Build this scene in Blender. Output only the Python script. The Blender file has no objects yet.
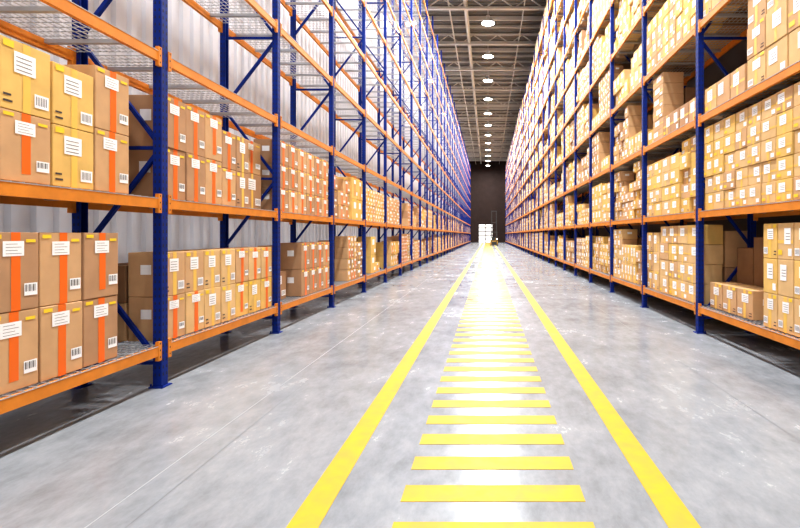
import bpy, math, random
from mathutils import Vector, Matrix
random.seed(11)
S=bpy.context.scene
S.view_settings.view_transform='Standard'
try: S.view_settings.look='Medium High Contrast'
except Exception: S.view_settings.look='None'
S.view_settings.exposure=0.0

# ------------------------------------------------------------------ materials
def mat(name,col,rough=0.5,metal=0.0,var=0.0,scale=8.0,bump=0.0,emit=None,spec=0.5,dark=None,detail=4):
    m=bpy.data.materials.new(name); m.use_nodes=True
    nt=m.node_tree; b=nt.nodes['Principled BSDF']
    b.inputs['Base Color'].default_value=(*col,1); b.inputs['Roughness'].default_value=rough
    b.inputs['Metallic'].default_value=metal
    b.inputs['Specular IOR Level'].default_value=spec
    if emit:
        b.inputs['Emission Color'].default_value=(*emit[0],1); b.inputs['Emission Strength'].default_value=emit[1]
    if var>0 or bump>0:
        tc=nt.nodes.new('ShaderNodeTexCoord'); n=nt.nodes.new('ShaderNodeTexNoise')
        n.inputs['Scale'].default_value=scale; n.inputs['Detail'].default_value=detail
        nt.links.new(tc.outputs['Object'],n.inputs['Vector'])
        if var>0:
            r=nt.nodes.new('ShaderNodeValToRGB')
            d=dark or tuple(c*(1-var) for c in col)
            r.color_ramp.elements[0].position=0.3; r.color_ramp.elements[0].color=(*d,1)
            r.color_ramp.elements[1].position=0.7; r.color_ramp.elements[1].color=(*[min(1,c*(1+var*0.5)) for c in col],1)
            nt.links.new(n.outputs['Fac'],r.inputs['Fac']); nt.links.new(r.outputs['Color'],b.inputs['Base Color'])
        if bump>0:
            bp=nt.nodes.new('ShaderNodeBump'); bp.inputs['Strength'].default_value=bump; bp.inputs['Distance'].default_value=0.01
            nt.links.new(n.outputs['Fac'],bp.inputs['Height']); nt.links.new(bp.outputs['Normal'],b.inputs['Normal'])
    return m

M_blue=mat('rack_blue_paint',(0.005,0.026,0.22),0.55,0,0.2,6,spec=0.18)
M_orange=mat('rack_orange_paint',(0.72,0.25,0.03),0.5,0,0.15,6,spec=0.3)
M_galv=mat('galvanised_wire',(0.46,0.47,0.49),0.45,0.3)
M_dark=mat('dark_slot',(0.01,0.01,0.02),0.8)
cards=[mat('cardboard_a',(0.62,0.385,0.205),0.8,0,0.10,5,0.05,spec=0.2),
       mat('cardboard_b',(0.48,0.285,0.16),0.8,0,0.10,5,0.05,spec=0.2),
       mat('cardboard_c',(0.72,0.48,0.235),0.8,0,0.10,5,0.05,spec=0.2),
       mat('cardboard_d',(0.78,0.51,0.17),0.8,0,0.12,5,0.05,spec=0.2),
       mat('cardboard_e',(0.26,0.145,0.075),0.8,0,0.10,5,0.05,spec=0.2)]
M_tape=mat('orange_packing_tape',(0.85,0.17,0.02),0.35,spec=0.3)
M_clear=mat('pale_packing_tape',(0.84,0.54,0.12),0.4,spec=0.3)
M_label=mat('white_paper_label',(0.94,0.94,0.94),0.6)
M_ink=mat('printed_ink',(0.06,0.045,0.04),0.7)
M_ystick=mat('yellow_sticker',(0.92,0.64,0.03),0.5)
CM=cards+[M_tape,M_clear,M_label,M_ink,M_ystick]
TAPE,CLEAR,LABEL,INK,YST=5,6,7,8,9

# ------------------------------------------------------------------ mesh builder
class MB:
    def __init__(s): s.v=[]; s.f=[]; s.m=[]
    def box(s,a,b,mi=0):
        x0,y0,z0=a; x1,y1,z1=b; n=len(s.v)
        s.v+= [(x0,y0,z0),(x1,y0,z0),(x1,y1,z0),(x0,y1,z0),(x0,y0,z1),(x1,y0,z1),(x1,y1,z1),(x0,y1,z1)]
        for q in ((0,3,2,1),(4,5,6,7),(0,1,5,4),(1,2,6,5),(2,3,7,6),(3,0,4,7)):
            s.f.append(tuple(n+i for i in q)); s.m.append(mi)
    def pts(s,p,quads,mi=0):
        n=len(s.v); s.v+=[tuple(q) for q in p]
        for q in quads: s.f.append(tuple(n+i for i in q)); s.m.append(mi)
    def quad(s,p,mi=0): s.pts(p,[(0,1,2,3)],mi)
    def bar(s,p,q,w,h=None,mi=0,up=Vector((0,0,1))):
        h=h or w; p=Vector(p); q=Vector(q); d=(q-p).normalized()
        if abs(d.dot(up))>0.98: up=Vector((0,1,0))
        a=d.cross(up).normalized(); b=a.cross(d).normalized()
        a*=w/2; b*=h/2; n=len(s.v)
        for c in (p,q):
            for e in (-a-b,a-b,a+b,-a+b): s.v.append(tuple(c+e))
        for f in ((0,1,2,3),(7,6,5,4),(0,4,5,1),(1,5,6,2),(2,6,7,3),(3,7,4,0)):
            s.f.append(tuple(n+i for i in f)); s.m.append(mi)
    def cyl(s,p,q,r0,r1=None,seg=16,mi=0,caps=True):
        r1=r0 if r1 is None else r1; p=Vector(p); q=Vector(q); d=(q-p).normalized()
        up=Vector((0,0,1)) if abs(d.z)<0.9 else Vector((1,0,0))
        a=d.cross(up).normalized(); b=a.cross(d).normalized(); n=len(s.v)
        for c,r in((p,r0),(q,r1)):
            for i in range(seg):
                t=2*math.pi*i/seg; s.v.append(tuple(c+a*math.cos(t)*r+b*math.sin(t)*r))
        for i in range(seg):
            j=(i+1)%seg; s.f.append((n+i,n+j,n+seg+j,n+seg+i)); s.m.append(mi)
        if caps:
            s.f.append(tuple(n+i for i in range(seg))); s.m.append(mi)
            s.f.append(tuple(n+seg+i for i in range(seg-1,-1,-1))); s.m.append(mi)
    def mesh(s,name,mats):
        me=bpy.data.meshes.new(name); me.from_pydata(s.v,[],s.f)
        for m in mats: me.materials.append(m)
        me.polygons.foreach_set('material_index',s.m); me.update(); return me
    def obj(s,name,mats,parent=None,loc=(0,0,0)):
        o=bpy.data.objects.new(name,s.mesh(name,mats)); S.collection.objects.link(o); o.location=loc
        if parent: o.parent=parent
        return o
def empty(name,loc=(0,0,0)):
    o=bpy.data.objects.new(name,None); S.collection.objects.link(o); o.location=loc; o.empty_display_size=0.3; return o

# ------------------------------------------------------------------ layout numbers
XF=3.42; XB=4.36; BAY=2.80; D0=5.12; K0,K1=-2,32
LEV=[0.44,1.98,3.51,5.04,6.57,8.10,9.63,11.16,12.69,14.2]
TOP=15.3; CEIL=17.6; YA,YB=-4.0,104.0; XWL=-6.0; XWR=5.6
def yk(k): return D0+BAY*k

# ------------------------------------------------------------------ floor
mf=bpy.data.materials.new('polished_concrete'); mf.use_nodes=True
nt=mf.node_tree; b=nt.nodes['Principled BSDF']
tc=nt.nodes.new('ShaderNodeTexCoord')
def noise(sc,det,rough=0.6,dist=0.0,vec=None):
    n=nt.nodes.new('ShaderNodeTexNoise'); n.inputs['Scale'].default_value=sc; n.inputs['Detail'].default_value=det
    n.inputs['Roughness'].default_value=rough; n.inputs['Distortion'].default_value=dist
    nt.links.new(vec or tc.outputs['Object'],n.inputs['Vector']); return n
mpn=nt.nodes.new('ShaderNodeMapping'); mpn.inputs['Scale'].default_value=(1.0,0.45,1.0); nt.links.new(tc.outputs['Object'],mpn.inputs['Vector'])
n1=noise(0.7,6,0.62,0.2); n2=noise(6.0,10,0.74,0.1,mpn.outputs['Vector'])
mix=nt.nodes.new('ShaderNodeMath'); mix.operation='MULTIPLY_ADD'; mix.inputs[1].default_value=0.5
nt.links.new(n1.outputs['Fac'],mix.inputs[0])
mm=nt.nodes.new('ShaderNodeMath'); mm.operation='MULTIPLY'; mm.inputs[1].default_value=0.5
nt.links.new(n2.outputs['Fac'],mm.inputs[0]); nt.links.new(mm.outputs[0],mix.inputs[2])
cr=nt.nodes.new('ShaderNodeValToRGB')
e=cr.color_ramp.elements; e[0].position=0.36; e[0].color=(0.185,0.197,0.212,1); e[1].position=0.64; e[1].color=(0.345,0.36,0.378,1)
k=e.new(0.5); k.color=(0.265,0.279,0.296,1)
nt.links.new(mix.outputs[0],cr.inputs['Fac']); nt.links.new(cr.outputs['Color'],b.inputs['Base Color'])
rr=nt.nodes.new('ShaderNodeMapRange'); rr.inputs['To Min'].default_value=0.13; rr.inputs['To Max'].default_value=0.33
rr.inputs['From Min'].default_value=0.3; rr.inputs['From Max'].default_value=0.7
nt.links.new(mix.outputs[0],rr.inputs['Value']); nt.links.new(rr.outputs['Result'],b.inputs['Roughness'])
b.inputs['Specular IOR Level'].default_value=0.24
bp=nt.nodes.new('ShaderNodeBump'); bp.inputs['Strength'].default_value=0.05; bp.inputs['Distance'].default_value=0.01
nt.links.new(n2.outputs['Fac'],bp.inputs['Height']); nt.links.new(bp.outputs['Normal'],b.inputs['Normal'])
m=MB(); m.box((XWL-0.3,YA,-0.2),(XWR+0.3,YB+0.3,0.0)); m.obj('floor',[mf])
M_joint=mat('joint_sealant',(0.38,0.40,0.42),0.5); M_jd=mat('joint_dark',(0.15,0.16,0.17),0.7)  # slab joint lines, one pale and one darker grey
m=MB()
for x,w,mi in ((-2.2,0.008,0),(-1.98,0.005,1),(2.42,0.009,1)):
    m.quad([(x-w/2,YA,0.0015),(x+w/2,YA,0.0015),(x+w/2,YB,0.0015),(x-w/2,YB,0.0015)],mi)
y=5.9
while y<YB:
    m.quad([(XWL,y,0.0012),(XWR,y,0.0012),(XWR,y+0.007,0.0012),(XWL,y+0.007,0.0012)],1); y+=5.6
m.obj('trim_floor_joints',[M_joint,M_jd])

# painted markings
mp=mat('yellow_floor_paint',(0.54,0.37,0.028),0.5,0,0.12,7,0.0,dark=(0.45,0.33,0.06),detail=9,spec=0.12)
C=0.03
m=MB()
for x in (-1.045,1.045):
    m.box((C+x-0.088,YA,0.0),(C+x+0.088,100,0.003))
m.obj('floor_lane_line',[mp])
m=MB(); y=0.123
while y<99:
    m.box((C-0.555,y,0.0),(C+0.555,y+0.19,0.003)); y+=0.397
m.obj('floor_crosswalk_stripes',[mp])

# ------------------------------------------------------------------ building shell
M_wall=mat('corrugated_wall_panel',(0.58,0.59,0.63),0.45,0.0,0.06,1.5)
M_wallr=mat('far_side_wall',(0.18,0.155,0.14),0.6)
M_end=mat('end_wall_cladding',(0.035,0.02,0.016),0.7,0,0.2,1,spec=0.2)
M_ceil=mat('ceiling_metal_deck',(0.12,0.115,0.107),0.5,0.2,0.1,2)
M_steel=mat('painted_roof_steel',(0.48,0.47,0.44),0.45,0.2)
m=MB(); y=YA; prof=[]
while y<YB:
    prof+= [(y,0),(y+0.14,0),(y+0.18,0.05),(y+0.30,0.05)]; y+=0.34
vs=[]
for (yy,dx) in prof: vs+=[(XWL+dx,yy,0),(XWL+dx,yy,CEIL)]
m.pts(vs,[(2*i,2*i+2,2*i+3,2*i+1) for i in range(len(prof)-1)])
m.box((XWL-0.3,YA,0),(XWL-0.02,YB,CEIL))
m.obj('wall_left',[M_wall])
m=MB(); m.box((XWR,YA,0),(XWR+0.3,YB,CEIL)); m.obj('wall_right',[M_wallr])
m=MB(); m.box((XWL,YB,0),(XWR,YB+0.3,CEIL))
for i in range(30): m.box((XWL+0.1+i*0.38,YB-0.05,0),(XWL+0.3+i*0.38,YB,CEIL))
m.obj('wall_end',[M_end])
M_door=mat('lit_door_panel',(0.75,0.76,0.78),0.4,emit=((1,0.93,0.82),0.7))
m=MB()
Y=YB-0.25; X=-0.5
m.box((X-1.6,Y,0),(X-1.45,Y+0.15,4.1)); m.box((X+1.45,Y,0),(X+1.6,Y+0.15,4.1)); m.box((X-1.6,Y,4.0),(X+1.6,Y+0.15,4.2))
m.box((X-0.07,Y,0),(X+0.07,Y+0.15,4.0))
for i in range(5): m.box((X-1.45,Y+0.04,0.02+i*0.80),(X+1.45,Y+0.12,0.66+i*0.80),1)
m.obj('door_1',[M_end,M_door])
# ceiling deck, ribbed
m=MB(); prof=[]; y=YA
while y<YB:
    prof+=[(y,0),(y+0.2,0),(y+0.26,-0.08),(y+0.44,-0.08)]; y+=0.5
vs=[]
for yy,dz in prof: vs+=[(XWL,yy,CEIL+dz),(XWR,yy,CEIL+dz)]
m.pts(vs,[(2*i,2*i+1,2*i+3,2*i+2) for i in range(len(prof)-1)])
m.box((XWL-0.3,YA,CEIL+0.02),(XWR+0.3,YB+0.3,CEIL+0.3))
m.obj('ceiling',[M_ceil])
# roof trusses
m=MB(); y=2.2
while y<YB-1:
    m.box((XWL,y-0.08,CEIL-0.22),(XWR,y+0.08,CEIL-0.09)); m.box((XWL,y-0.11,CEIL-1.0),(XWR,y+0.11,CEIL-0.86))
    n=12; w=(XWR-XWL)/n
    for i in range(n):
        a=XWL+i*w; z0,z1=(CEIL-0.9,CEIL-0.2) if i%2==0 else (CEIL-0.2,CEIL-0.9)
        m.bar((a,y,z0),(a+w,y,z1),0.07)
    m.box((XWL,y+2.95,CEIL-0.4),(XWR,y+3.05,CEIL-0.09))
    m.box((XWL,y+1.45,CEIL-0.3),(XWR,y+1.53,CEIL-0.09)); m.box((XWL,y+4.45,CEIL-0.3),(XWR,y+4.53,CEIL-0.09))
    y+=6.0
m.cyl((-2.6,YA,CEIL-0.80),(-2.6,YB,CEIL-0.80),0.05,seg=10)
m.cyl((-1.5,YA,CEIL-0.62),(-1.5,YB,CEIL-0.62),0.14,seg=14)
m.cyl((2.4,YA,CEIL-0.80),(2.4,YB,CEIL-0.80),0.04,seg=10)
m.obj('ceiling_truss',[M_steel])

# ------------------------------------------------------------------ high bay lamps
M_lamp=mat('lamp_housing',(0.55,0.55,0.56),0.3,0.6)
M_glow=mat('lamp_lens',(1,1,1),0.5,emit=((1,0.98,0.94),25))
def lampmesh():
    m=MB(); m.cyl((0,0,0.95),(0,0,0.35),0.02,seg=8); m.cyl((0,0,0.55),(0,0,0.34),0.12,0.15,seg=16)
    m.cyl((0,0,0.34),(0,0,0.02),0.15,0.43,seg=24,caps=False); m.cyl((0,0,0.05),(0,0,0.03),0.40,0.40,seg=24,mi=1)
    return m.mesh('high_bay_lamp',[M_lamp,M_glow])
lm=lampmesh()
def lamp(x,y,z,p):
    o=bpy.data.objects.new('high_bay_lamp',lm); S.collection.objects.link(o); o.location=(x,y,z)
    L=bpy.data.lights.new('lamp_light','AREA'); L.shape='DISK'; L.size=0.8; L.energy=p; L.color=(0.97,0.985,1.0)
    lo=bpy.data.objects.new('lamp_light',L); S.collection.objects.link(lo); lo.parent=o; lo.location=(0,0,0.0)
y=2.2
while y<YB-2:
    lamp(0.0,y,15.65,1250); y+=6.0
y=8.2
while y<YB-2:
    lamp(-5.2,y,15.65,500); y+=12.0

# ------------------------------------------------------------------ racks
def deckmesh():
    m=MB(); L=BAY-0.11; D=XB-XF
    n=27
    for i in range(n+1):
        y=-L/2+L*i/n; m.bar((0.0,y,0),(D,y,0),0.007)
    for i in range(15):
        x=D*i/14; m.bar((x,-L/2,-0.006),(x,L/2,-0.006),0.007)
    for i in range(4):
        y=-L/2+L*(i+0.5)/4; m.box((0.02,y-0.025,-0.05),(D-0.02,y+0.025,-0.012))
    return m.mesh('wire_deck',[M_galv])
deck=deckmesh()
def rack(s):
    R=empty('pallet_rack',(s*XF,yk(0),0))
    inv=Matrix.Translation((-s*XF,-yk(0),0))
    m=MB()
    for k in range(K0,K1+1):
        y=yk(k)
        for x0 in (XF,XB-0.09):
            xa,xb=sorted((s*x0,s*(x0+0.09)))
            w=0.012
            m.box((xa,y-0.05,0),(xb,y-0.05+w,TOP)); m.box((xa,y+0.05-w,0),(xb,y+0.05,TOP))
            if x0==XF: a,b_=sorted((s*x0,s*(x0+w)))
            else: a,b_=sorted((s*(x0+0.09-w),s*(x0+0.09)))
            m.box((a,y-0.05+w,0),(b_,y+0.05-w,TOP))
            m.box((xa-0.03,y-0.08,0.0),(xb+0.03,y+0.08,0.012))
            for bx in (xa-0.015,xb+0.015): m.cyl((bx,y-0.06,0.012),(bx,y-0.06,0.04),0.01,seg=6)
            if k<6:
                z=0.12; zmax=9 if k<3 else 6
                while z<zmax:
                    xx=s*(x0-0.0015) if x0==XF else None
                    if xx is not None:
                        for dy in (-0.025,0.025):
                            m.quad([(xx,y+dy-0.009,z),(xx,y+dy+0.009,z),(xx,y+dy+0.006,z+0.035),(xx,y+dy-0.006,z+0.035)],1)
                    for dx in (0.022,0.066):
                        cx=s*(x0+dx); m.quad([(cx-0.007,y-0.0515,z),(cx+0.007,y-0.0515,z),(cx+0.005,y-0.0515,z+0.03),(cx-0.005,y-0.0515,z+0.03)],1)
                    z+=0.075
        # bracing
        z=0.25; xf,xb_=s*(XF+0.05),s*(XB-0.05)
        m.bar((xf,y,z),(xb_,y,z),0.035); i=0
        while z+1.15<TOP:
            p,q=(xf,xb_) if i%2==0 else (xb_,xf)
            m.bar((p,y,z),(q,y,z+1.1),0.04); z+=1.15; i+=1
            if i%2==0: m.bar((xf,y,z-0.03),(xb_,y,z-0.03),0.035)
    o=m.obj('upright_frames',[M_blue,M_dark]); o.parent=R; o.matrix_parent_inverse=inv
    m=MB()
    for k in range(K0,K1):
        ya,yb=yk(k)+0.052,yk(k+1)-0.052
        for z in LEV:
            for x0 in (XF+0.0,XB-0.045):
                xa,xb=sorted((s*x0,s*(x0+0.045)))
                m.box((xa,ya,z-0.10),(xb,yb,z))
                if x0==XF:
                    xa,xb=sorted((s*(x0-0.006),s*(x0+0.03)))
                for yy in (ya,yb-0.05):
                    m.box((xa if x0==XF else xa-0.003,yy,z-0.15),(xb if x0==XF else xb+0.003,yy+0.05,z+0.05))
                    if x0==XF and k<5:
                        X=s*(x0-0.0075)
                        for dz in (-0.12,-0.05,0.02): m.quad([(X,yy+0.018,z+dz),(X,yy+0.032,z+dz),(X,yy+0.032,z+dz+0.016),(X,yy+0.018,z+dz+0.016)],1)
    o=m.obj('load_beams',[M_orange,M_dark]); o.parent=R; o.matrix_parent_inverse=inv
    for k in range(K0,K1):
        if s>0 and k>7: continue
        for z in LEV:
            d=bpy.data.objects.new('wire_deck',deck); S.collection.objects.link(d)
            d.location=(s*XF,(yk(k)+yk(k+1))/2,z+0.008)
            if s<0: d.rotation_euler=(0,0,math.pi)
            d.parent=R; d.matrix_parent_inverse=inv
    return R
rack(-1); rack(1)

# ------------------------------------------------------------------ cartons
def carton(m,s,y0,w,xf,dep,z0,h,col,style,lod,yaw=0.0):
    """s=-1 left rack,+1 right; aisle face at s*xf"""
    cy=y0+w/2; cx=xf+dep/2; c,sn=math.cos(yaw),math.sin(yaw)
    def P(a,b,z):  # a along y from box centre, b depth from centre
        return (s*(cx+b*c-a*sn),cy+a*c+b*sn,z0+z)
    hw=w/2-0.005; hd=dep/2-0.005; h=h-0.005
    v=[P(-hw,-hd,0),P(hw,-hd,0),P(hw,hd,0),P(-hw,hd,0),P(-hw,-hd,h),P(hw,-hd,h),P(hw,hd,h),P(-hw,hd,h)]
    q=[(0,3,2,1),(4,5,6,7),(0,1,5,4),(1,2,6,5),(2,3,7,6),(3,0,4,7)]
    if s>0: q=[tuple(reversed(f)) for f in q]
    q=[tuple(reversed(f)) for f in q]
    m.pts(v,q,col)
    if style is None: return
    def F(a0,a1,c0,c1,mi,e=0.002):
        m.quad([P(a0,-hd-e,c0),P(a1,-hd-e,c0),P(a1,-hd-e,c1),P(a0,-hd-e,c1)],mi)
    def G(b0,b1,c0,c1,mi,e=0.002):
        m.quad([P(-hw-e,b0,c0),P(-hw-e,b1,c0),P(-hw-e,b1,c1),P(-hw-e,b0,c1)],mi)
    def T(a0,a1,b0,b1,mi,e=0.002):
        m.quad([P(a0,b0,h+e),P(a1,b0,h+e),P(a1,b1,h+e),P(a0,b1,h+e)],mi)
    r=random.random
    if style=='tape':
        t=0.036; o=(r()-0.5)*0.03
        c0=h*(0.0 if r()<0.6 else 0.12)
        F(o-t,o+t,c0,h,TAPE); T(o-t,o+t,-hd,hd,TAPE); 
        lw=min(0.075,hw*0.45); dz=(r()-0.5)*0.06*h; da=(r()-0.5)*0.03
        F(o-lw-0.02+da,o+lw-0.01+da,h*0.71+dz,h*0.90+dz,LABEL,0.004)
        if lod==0:
            for i in range(4): F(o-lw+da,o+lw-0.03-0.03*(i%2)+da,h*(0.74+0.04*i)+dz,h*(0.745+0.04*i)+dz,INK,0.005)
        a0=hw*0.38; a1=hw*0.92; c0=h*0.18; c1=h*0.34
        F(a0,a1,c0,c1,LABEL,0.004)
        if lod==0:
            for i in range(9):
                x=a0+(a1-a0)*(0.08+0.095*i); F(x,x+0.003+0.004*(i%3==0),c0+0.03,c1-0.01,INK,0.005)
        F(-hw*0.9,-hw*0.5,h*0.92,h*0.97,YST,0.004)
        F(hw*0.45,hw*0.85,h*0.87,h*0.91,YST,0.004)
    elif style=='label':
        if r()<0.8: F(-hw,hw,h*0.44,h*0.53,CLEAR)
        if r()<0.4: F(-0.025,0.025,0,h,CLEAR)
        a=(r()-0.5)*hw*0.7
        lw=hw*0.42
        F(a-lw,a+lw,h*0.42,h*0.86,LABEL,0.004)
        if lod==0:
            for i in range(3): F(a-lw*0.8,a+lw*0.5,h*(0.54+0.08*i),h*(0.555+0.08*i),INK,0.005)
        if r()<0.6: F(-hw*0.85,-hw*0.4,h*0.1,h*0.3,LABEL,0.004)
        if r()<0.35: F(hw*0.4,hw*0.9,h*0.12,h*0.26,YST,0.004)
    elif style=='print':
        F(-0.03,0.03,0,h,CLEAR); T(-0.03,0.03,-hd,hd,CLEAR)
        F(-hw*0.5,hw*0.35,h*0.55,h*0.85,LABEL,0.004)
        F(hw*0.3,hw*0.9,h*0.12,h*0.32,LABEL,0.004)
        if lod==0:
            for i in range(4): F(-hw*0.42,hw*0.2,h*(0.59+0.06*i),h*(0.60+0.06*i),INK,0.005)
            for i in range(7): F(hw*(0.36+0.07*i),hw*(0.385+0.07*i),h*0.16,h*0.29,INK,0.005)
            F(-hw*0.9,-hw*0.55,h*0.1,h*0.13,INK,0.003); F(-hw*0.9,-hw*0.6,h*0.19,h*0.22,INK,0.003)
        F(-hw*0.9,-hw*0.5,h*0.88,h*0.97,YST,0.004)
    if lod==0 and style!='label': G(-hd*0.3,hd*0.3,h*0.5,h*0.72,LABEL)

def columns(m,s,y0,y1,z,w,h,rows,cols,styles,lod,xf=XF+0.05,dep=0.42,jit=0.0,yaw=0.0,miss=0.0,back=True):
    n=max(1,int((y1-y0+0.01)//w)); y=y0; base=z+0.015
    for i in range(n):
        rr=rows-(1 if random.random()<miss else 0)
        if miss>0.2 and random.random()<0.12: rr=max(0,rr-2)
        c=random.choice(cols)
        for r in range(rr):
            cc=c if random.random()<0.6 else random.choice(cols)
            carton(m,s,y,w-0.008,xf+random.random()*jit,dep,base+r*h,h,cc,random.choice(styles),lod,random.uniform(-yaw,yaw))
        y+=w
    if back:
        bh=min(rows*h,1.25)*random.uniform(0.8,1.0)
        if lod<2:
            bw=0.5; nb=int((y1-y0+0.2)//bw)
            for i in range(max(1,nb)):
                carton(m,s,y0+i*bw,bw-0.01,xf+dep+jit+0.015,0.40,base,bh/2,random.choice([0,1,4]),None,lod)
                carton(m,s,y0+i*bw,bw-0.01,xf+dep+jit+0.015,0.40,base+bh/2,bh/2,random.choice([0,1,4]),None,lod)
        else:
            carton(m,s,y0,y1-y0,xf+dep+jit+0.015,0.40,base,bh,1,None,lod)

def filler(m,s,k,li,lod,tight=True):
    """random population of a bay"""
    ya,yb=yk(k)+0.09,yk(k+1)-0.09; z=LEV[li]; y=ya
    while y<yb-0.3:
        seg=min(random.choice([0.6,0.8,1.2,1.6,2.6]),yb-y)
        if yb-(y+seg)<0.4: seg=yb-y
        if s>0: w=random.choice([0.26,0.28,0.33,0.36,0.42,0.5]); h=random.choice([0.22,0.26,0.28,0.33,0.4,0.45])
        else: w=random.choice([0.28,0.33,0.4,0.42,0.5,0.6]); h=random.choice([0.24,0.28,0.33,0.4,0.45,0.55])
        w=seg/max(1,round(seg/w))
        mx=int(1.34/h)
        if s>0: rows=max(1,mx-random.choice([0,0,0,0,1,2]))
        else: rows=max(1,min(2,mx)) if h>0.38 else max(1,mx-random.choice([0,1,1]))
        if s<0 and random.random()<0.14: y+=seg*0.5; continue
        if s>0: cols=random.choice([[0,2],[2,3],[0,3],[0,1,2],[2,2,3],[1,0]]); st=['label','label','label','print']
        else: cols=random.choice([[0,1],[0,1],[3,2],[0,2]]); st=random.choice([['tape'],['tape'],['tape','print'],['print']])
        messy=random.random()<0.42
        columns(m,s,y,y+seg,z,w,h,rows,cols,st,lod,dep=min(0.42,w*1.25),jit=0.08 if messy else 0.015,
                yaw=0.07 if messy else 0.01,miss=0.3 if messy else 0.06)
        y+=seg

def finish(m,E,inv,near):
    o=m.obj('carton_stack',CM); o.parent=E; o.matrix_parent_inverse=inv
    if near:
        bv=o.modifiers.new('bevel','BEVEL'); bv.width=0.006; bv.segments=2; bv.limit_method='ANGLE'

# left side
EL=empty('cardboard_boxes',(-XF,yk(0),0)); invL=Matrix.Translation((XF,-yk(0),0))
m=MB()
s=-1
for li in (0,1): filler(m,s,-2,li,0)
# bay -1
columns(m,s,4.57-5*0.405,4.575,LEV[0],0.405,0.585,2,[0,1],['tape'],0,dep=0.40,jit=0.012,yaw=0.012)
carton(m,s,4.60,0.40,XF+0.40,0.45,LEV[0]+0.015,0.5,1,'print',0); carton(m,s,4.60,0.38,XF+0.42,0.42,LEV[0]+0.515,0.42,0,None,0)
y=4.70-3*0.42
for i,(cl,st,hh) in enumerate([(0,'tape',0.52),(3,'print',0.50),(0,'tape',0.56)]):
    for r in range(2):
        carton(m,s,y+i*0.42,0.41,XF+0.05,0.42,LEV[1]+0.015+r*hh,hh,cl if not(i==0 and r==1) else 3,'print' if (i==0 and r==1) else st,0)
        carton(m,s,y+i*0.42,0.41,XF+0.49,0.38,LEV[1]+0.015+r*0.58,0.58,1,None,0)
for i in (1,2,3):
    for r in range(2): carton(m,s,y-i*0.42,0.41,XF+0.05,0.42,LEV[1]+0.015+r*0.5,0.5,0,'tape',0)
carton(m,s,4.72,0.27,XF+0.35,0.5,LEV[1]+0.015,0.60,1,None,0); carton(m,s,4.72,0.27,XF+0.35,0.5,LEV[1]+0.615,0.52,0,None,0)
# bay 0
columns(m,s,5.20,6.36,LEV[1],0.385,0.56,2,[0,1],['tape'],0,dep=0.42,jit=0.015,yaw=0.015)
columns(m,s,6.38,7.10,LEV[1],0.36,0.50,2,[1,0],['tape','print'],0,dep=0.42,xf=XF+0.08)
carton(m,s,7.14,0.60,XF+0.2,0.5,LEV[1]+0.015,0.55,1,'print',0); carton(m,s,7.14,0.58,XF+0.2,0.48,LEV[1]+0.565,0.50,0,'tape',0)
columns(m,s,5.20,7.80,LEV[0],0.37,0.48,2,[0,3,2],['tape','print'],0,dep=0.40,jit=0.012,yaw=0.012)
finish(m,EL,invL,True)
m=MB()
columns(m,s,yk(1)+0.3,yk(1)+0.9,LEV[0],0.6,0.5,1,[1],['print'],0,dep=0.5,xf=XF+0.25)
columns(m,s,yk(1)+1.1,yk(2)-0.1,LEV[0],0.4,0.5,2,[0,1],['tape'],0)
columns(m,s,yk(1)+0.09,yk(2)-0.1,LEV[1],0.42,0.40,3,[0,1],['tape'],0)
for k in range(2,5):
    for li in (0,1): filler(m,s,k,li,1)
finish(m,EL,invL,True)
m=MB()
for k in range(5,K1):
    for li in (0,1): filler(m,s,k,li,2)
finish(m,EL,invL,False)

# right side
ER=empty('cardboard_boxes',(XF,yk(0),0)); invR=Matrix.Translation((-XF,-yk(0),0))
m=MB(); s=1
columns(m,s,5.20,6.12,LEV[0],0.307,0.43,3,[2,3],['label','print'],0,dep=0.38)
columns(m,s,6.48,7.78,LEV[0],0.42,0.40,1,[0,2],['print'],0,dep=0.40,xf=XF+0.12,yaw=0.03,back=False)
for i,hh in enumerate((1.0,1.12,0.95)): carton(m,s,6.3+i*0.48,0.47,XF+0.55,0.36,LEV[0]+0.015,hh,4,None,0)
columns(m,s,5.20,7.82,LEV[1],0.326,0.265,5,[2,3,2,0],['label'],0,dep=0.34,jit=0.02,yaw=0.015)
columns(m,s,5.20,6.52,LEV[2],0.44,0.42,3,[2,0],['print','label'],0,dep=0.42,jit=0.02)
columns(m,s,6.54,7.80,LEV[2],0.41,0.40,1,[2,0],['label'],0,dep=0.40,yaw=0.04,back=False)
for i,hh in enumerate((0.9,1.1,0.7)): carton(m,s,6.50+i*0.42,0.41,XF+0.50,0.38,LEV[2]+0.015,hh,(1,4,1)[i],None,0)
columns(m,s,yk(1)+0.09,yk(1)+1.9,LEV[0],0.45,0.33,4,[2,3,0],['label'],0,dep=0.42,jit=0.02,yaw=0.01,miss=0.1)
columns(m,s,yk(1)+1.95,yk(2)-0.09,LEV[0],0.36,0.40,3,[2,0],['print','label'],0,dep=0.42,jit=0.02)
finish(m,ER,invR,True)
m=MB()
for k in (-2,-1):
    for li in range(4): filler(m,s,k,li,1)
for li in range(3,6): filler(m,s,0,li,0)
for k in (1,2,3):
    for li in range(8):
        if k==1 and li==0: continue
        filler(m,s,k,li,0 if li<5 else 1)
finish(m,ER,invR,True)
m=MB()
for k in range(-1,K1):
    for li in range(len(LEV)):
        if k<=0 and li<(4 if k<0 else 6): continue
        if k in (1,2,3) and li<8: continue
        if li>7 and k<3: continue
        filler(m,s,k,li,2 if k>7 else 1)
finish(m,ER,invR,False)

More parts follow.
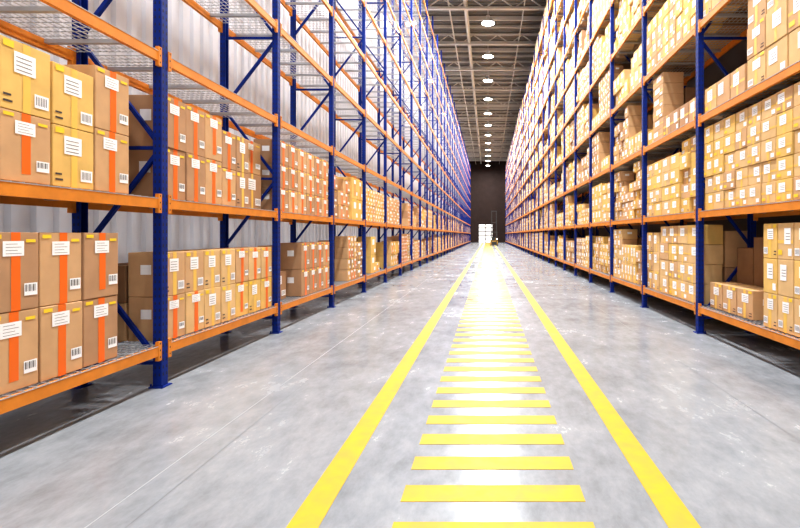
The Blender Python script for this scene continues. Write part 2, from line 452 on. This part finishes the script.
# ------------------------------------------------------------------ reach truck at the far end
M_ty=mat('truck_yellow',(0.55,0.30,0.03),0.4); M_tk=mat('truck_black',(0.03,0.03,0.03),0.5)
M_hl=mat('truck_headlight',(1,1,1),0.3,emit=((1,0.95,0.85),8))
T=empty('forklift',(0.9,72,0))
m=MB()
m.box((-0.55,0.2,0.18),(0.55,1.5,0.75)); m.box((-0.5,0.95,0.75),(0.5,1.5,1.15))
m.box((-0.3,0.5,0.75),(0.25,0.95,0.85),1); m.box((-0.3,0.85,0.85),(0.25,0.97,1.3),1)
for x in (-0.5,0.5):
    for y in (0.3,1.4): m.bar((x,y,0.7),(x*0.9,y,2.15),0.06,mi=1)
for i in range(6): m.box((-0.5,0.28+i*0.21,2.14),(0.5,0.33+i*0.21,2.18),1)
for x in (-0.35,0.35):
    m.box((x-0.05,0.0,0.1),(x+0.05,0.12,5.2),1); m.bar((x*0.75,-0.05,0.1),(x*0.75,-1.05,0.08),0.1,0.04,mi=1)
for z in (0.5,1.9,3.4,5.1): m.box((-0.35,0.02,z),(0.35,0.1,z+0.1),1)
m.box((-0.4,-0.06,0.1),(0.4,-0.01,0.6),1)
for x in (-0.5,0.5):
    for y in (0.4,1.3): m.cyl((x-0.07,y,0.2),(x+0.07,y,0.2),0.2,seg=16,mi=1)
    m.cyl((x*0.8,0.18,1.0),(x*0.8,0.1,1.0),0.1,seg=12,mi=2)
o=m.obj('truck_body',[M_ty,M_tk,M_hl]); o.parent=T

# ------------------------------------------------------------------ world + camera
w=bpy.data.worlds.new('world'); S.world=w; w.use_nodes=True
w.node_tree.nodes['Background'].inputs[0].default_value=(0.97,0.98,1,1); w.node_tree.nodes['Background'].inputs[1].default_value=1.5  # added fill: bright background enters through the open near end
cam=bpy.data.cameras.new('camera'); co=bpy.data.objects.new('camera',cam); S.collection.objects.link(co)
co.location=(0,0,1.6); co.rotation_euler=(math.pi/2,0,0)
cam.sensor_width=36; cam.lens=484/800*36; cam.shift_x=-0.11; cam.shift_y=-29/800; cam.clip_end=300
S.camera=co
